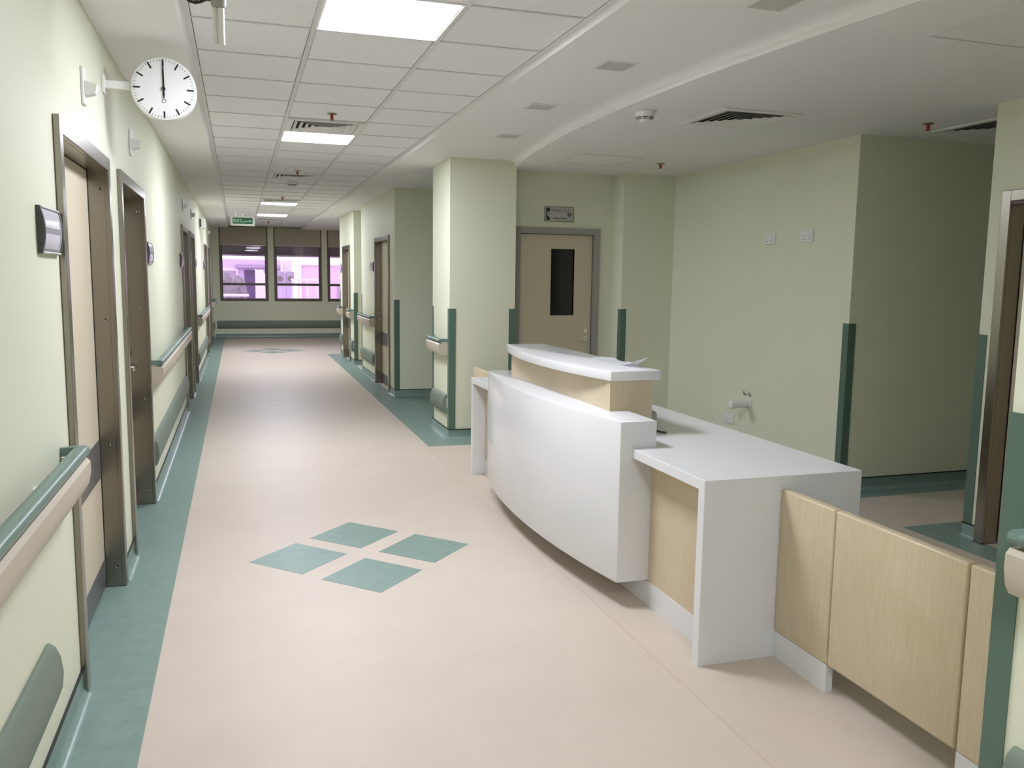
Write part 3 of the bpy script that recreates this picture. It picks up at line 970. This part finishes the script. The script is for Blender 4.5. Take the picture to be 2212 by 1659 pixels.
def downlight(label, loc):
    t = thing('downlight', label, 'light', loc, 0, group='unlit square downlights')
    m = MB()
    a, b = .092, .080
    for x0, x1, y0, y1 in ((-a, a, -a, -b), (-a, a, b, a), (-a, -b, -b, b), (b, a, -b, b)):
        m.box(x0, x1, y0, y1, -.005, -.0005)
    m.build('trim_ring', M['wplastic'], t)
    MB().box(-b, b, -b, b, -.003, -.0005).build('lens', M['dlens'], t)
downlight('unlit square downlight in the soffit, closest to the wood swing gate', (2.105, 3.11, ZS))
downlight('unlit square downlight in the soffit, second along from the swing gate', (1.935, 4.28, ZS))
downlight('unlit square downlight in the soffit, second from the pillar', (1.93, 5.45, ZS))
downlight('unlit square downlight in the soffit, closest to the pillar', (2.085, 6.65, ZS))

def hatch(label, loc, a=.30):
    t = thing('access_hatch', label, 'hatch', loc, 0)
    m = MB()
    b = a-.010
    for x0, x1, y0, y1 in ((-a, a, -a, -b), (-a, a, b, a), (-a, -b, -b, b), (b, a, -b, b)):
        m.box(x0, x1, y0, y1, -.006, -.0005)
    m.build('hatch_frame', M['tee'], t)
    b -= .005
    MB().box(-b, b, -b, b, -.004, -.0005).build('hatch_panel', M['ceil'], t)
hatch('square access hatch in the plaster ceiling before the utility door', (3.14, 7.23, ZL))
hatch('square access hatch in the plaster ceiling above the wood swing gate', (3.17, 2.80, ZL))

# hanging bracket with a loose cable
t = thing('hanging_bracket', 'white twin tube bracket hanging from the ceiling with a loose black cable', 'bracket', (-.046, 3.6, 0))
MB().lathe([(.024, 2.605), (.029, 2.615), (.029, ZG-.0005)], (0, 0, 0), 20).build('mount_body', M['greymetal'], t, smooth=40)
MB().lathe([(.0085, 2.470), (.0085, 2.604)], (-.015, 0, 0), 12).lathe([(.013, 2.468), (.013, 2.604)], (.008, 0, 0), 14).build('twin_tube', M['wplastic'], t, smooth=40)
MB().tube([(-.026, -.005, 2.630), (-.045, -.01, 2.628), (-.065, -.01, 2.617), (-.085, -.01, 2.612), (-.105, -.01, 2.616), (-.122, 0, 2.634), (-.130, .01, 2.67), (-.12, .02, ZG-.003)], .006, 8).tube([(-.026, -.01, 2.642), (-.05, -.02, 2.633), (-.08, -.02, 2.620), (-.10, -.015, 2.624), (-.112, 0, 2.65), (-.10, .01, ZG-.003)], .004, 8).build('cable', M['cable'], t, smooth=60)

# ------------------------------------------------------------------ clock on an arm
CL = (-.325, 4.65, 2.484)
R = .147
t = thing('wall_clock', 'round white clock showing twelve o\'clock on an arm from the left wall', 'clock', CL, 0)
MB().lathe([(R, -.034), (R+.004, -.028), (R+.004, .034), (R-.01, .044)], (0, 0, 0), 64, 'y').build('clock_case', M['wplastic'], t, smooth=40)
MB().lathe([(R-.006, -.0355), (R-.006, -.0342)], (0, 0, 0), 64, 'y').build('clock_face', M['clockface'], t)
def bar(m, ang, r0, r1, w_, y0=-.0366, y1=-.0357):
    s, c = math.sin(ang), math.cos(ang)
    vs = []
    for y in (y0, y1):
        for rr, ww in ((r0, -w_/2), (r0, w_/2), (r1, w_/2), (r1, -w_/2)):
            vs.append(m.bm.verts.new((s*rr+c*ww, y, c*rr-s*ww)))
    f = m.bm.faces.new
    f(vs[0:4]); f(vs[4:8][::-1])
    for i in range(4):
        j = (i+1) % 4
        f((vs[i], vs[j], vs[j+4], vs[i+4]))
for k in range(12):
    m = MB(); bar(m, k*math.pi/6, .107, .139, .0075); m.build('hour_mark', M['black'], t)
m = MB()
for k in range(60):
    if k % 5: bar(m, k*math.pi/30, .130, .138, .0018)
tag(m.build('minute_marks', M['charcoal'], t), kind='stuff')
m = MB(); bar(m, -.01, -.035, .095, .008, -.0385, -.0372); m.build('hour_hand', M['black'], t)
m = MB(); bar(m, .0, -.045, .135, .0055, -.0402, -.039); m.build('minute_hand', M['black'], t)
MB().lathe([(.009, -.042), (.009, -.0358)], (0, 0, 0), 16, 'y').build('hub', M['ink'], t)
m = MB()
prev_ = None
m.tube([(.009*math.cos(a), -.0364, -.058+.009*math.sin(a)) for a in [i*math.pi*2/20 for i in range(19)]], .0013, 6)
m.build('maker_mark', M['charcoal'], t)
MB().box(-(CL[0]-XL)+.001, -R-.006, -.014, .014, -.012, .026, bev=.003).build('wall_arm', M['ceil'], t)
MB().box(-(CL[0]-XL)+.0006, -(CL[0]-XL)+.012, -.03, .03, -.035, .05, bev=.002).build('arm_plate', M['ceil'], t)

# ------------------------------------------------------------------ outdoors beyond the far windows
structure(MB().box(-25, 30, YF+.24, 70, -1.2, -1.0).build('floor_outdoor', M['ground']))
structure(MB().box(-6, 12, YF+.23, 24.4, 2.07, 2.35).build('ceiling_canopy', M['canopy']))
t = thing('neighbour_building', 'pale lilac building with a dark doorway seen through the far windows', 'building', (-1.0, 38, -1.0))
MB().box(-9, 3.2, 0, 5, 0, 3.2).build('facade', M['lilac'], t)
MB().box(1.25, 1.75, -.06, -.001, 1.0, 2.75).build('doorway', M['purple'], t)
MB().box(.9, 2.9, -.30, -.02, 2.85, 2.98).build('door_canopy', M['outgrey'], t)
for x in (-3.2, -1.6, 0.0):
    wf = MB().box(x, x+1.0, -.05, -.001, 1.9, 2.8).build('window_frame', M['outwhite'], t)
    MB().box(x+.08, x+.92, -.06, -.051, 1.98, 2.72).build('pane', M['outgrey'], wf)
t = thing('white_ramp_wall', 'white sloping wall beside the dark doorway outside', 'wall', (.9, 32.5, -1.0))
MB().extr([(-.15, 0), (.15, 0), (.15, 2.75), (-.15, 2.75)], -.32, -.02).build('wall_pier', M['outwhite'], t)
m = MB()
m.bm.verts.ensure_lookup_table()
pr = [(-.32, 0), (.35, 0), (.35, 2.45), (-.32, 2.78)]
a = [m.bm.verts.new((p[0], -.16, p[1])) for p in pr]
b = [m.bm.verts.new((p[0], .16, p[1])) for p in pr]
m.bm.faces.new(a); m.bm.faces.new(b[::-1])
for i in range(4):
    m.bm.faces.new((a[i], b[i], b[(i+1) % 4], a[(i+1) % 4]))
m.build('sloping_wall', M['outwhite'], t)
t = thing('pink_building', 'pale pink low building outside the far windows', 'building', (4.6, 34, -1.0))
MB().box(-2.0, 6, 0, 4, 0, 2.95).build('facade', M['pink'], t)
MB().box(-2.08, 6.1, -.08, 4.1, 2.95, 3.05).build('roof_edge', M['outwhite'], t)
for x in (-.9, .5, 1.9):
    MB().box(x, x+.5, -.05, -.001, 0.6, 2.2).build('shutter', M['outgrey'], t)
t = thing('louvre_screen', 'white louvred screen standing outside the middle far window', 'screen', (1.75, 31, -1.0))
for x in (-.30, .30):
    MB().box(x-.03, x+.03, -.04, .04, 0, 3.3).build('post', M['outwhite'], t)
for i in range(9):
    MB().box(-.27, .27, -.05, .03, 2.65+.07*i, 2.69+.07*i).build('slat', M['outwhite'], t)
for x, s in ((1.30, 'boxy outdoor air unit nearer the dark doorway'), (1.62, 'boxy outdoor air unit under the louvred screen')):
    t = thing('air_unit', s, 'air conditioner', (x, 29.0, -1.0))
    MB().box(-.13, .13, -.15, .15, 2.25, 2.68, bev=.01).build('unit_case', M['outgrey'], t)
    MB().box(-.12, .12, -.12, .12, 0, 2.2499).build('plinth', M['lilac'], t)
    MB().lathe([(.085, -.16), (.085, -.151)], (0, 0, 2.45), 20, 'y').build('fan_grille', M['canopy'], t)
t = thing('white_pergola', 'white post and beam frame outside the middle far window', 'pergola', (2.2, 28.5, -1.0))
for x in (-.52, -.34, -.06, .26):
    MB().box(x-.035, x+.035, -.04, .04, 0, 2.40).build('post', M['outwhite'], t)
MB().box(-.58, .60, -.05, .05, 2.4001, 2.46).build('beam', M['outwhite'], t)
t = thing('white_bench', 'white table-like bench outside the window nearest the left wall', 'bench', (-.1, 27.5, -1.0))
MB().box(-.40, .40, -.25, .25, 1.90, 1.97, bev=.01).build('bench_top', M['outwhite'], t)
for x in (-.3, .3):
    MB().box(x-.04, x+.04, -.2, .2, 0, 1.8999).build('leg', M['outgrey'], t)
random.seed(4)
for k, (x, y, s) in enumerate(((-.40, 31.0, 'taller'), (.02, 32.2, 'shorter'))):
    t = thing('shrub', s + ' dull shrub outside the window nearest the left wall', 'shrub', (x, y, -1.0))
    bm = bmesh.new()
    bmesh.ops.create_icosphere(bm, subdivisions=3, radius=.33)
    for v in bm.verts:
        n = .82+.36*random.random()
        v.co = Vector((v.co.x*n*.8, v.co.y*n*.8, v.co.z*n*1.6+1.95+.12*(1-k)))
    mb = MB(); mb.bm.free(); mb.bm = bm
    mb.build('foliage', M['leaf'], t)
    MB().lathe([(.05, 0), (.035, 1.7)], (0, 0, 0), 8).build('trunk', M['canopy'], t)
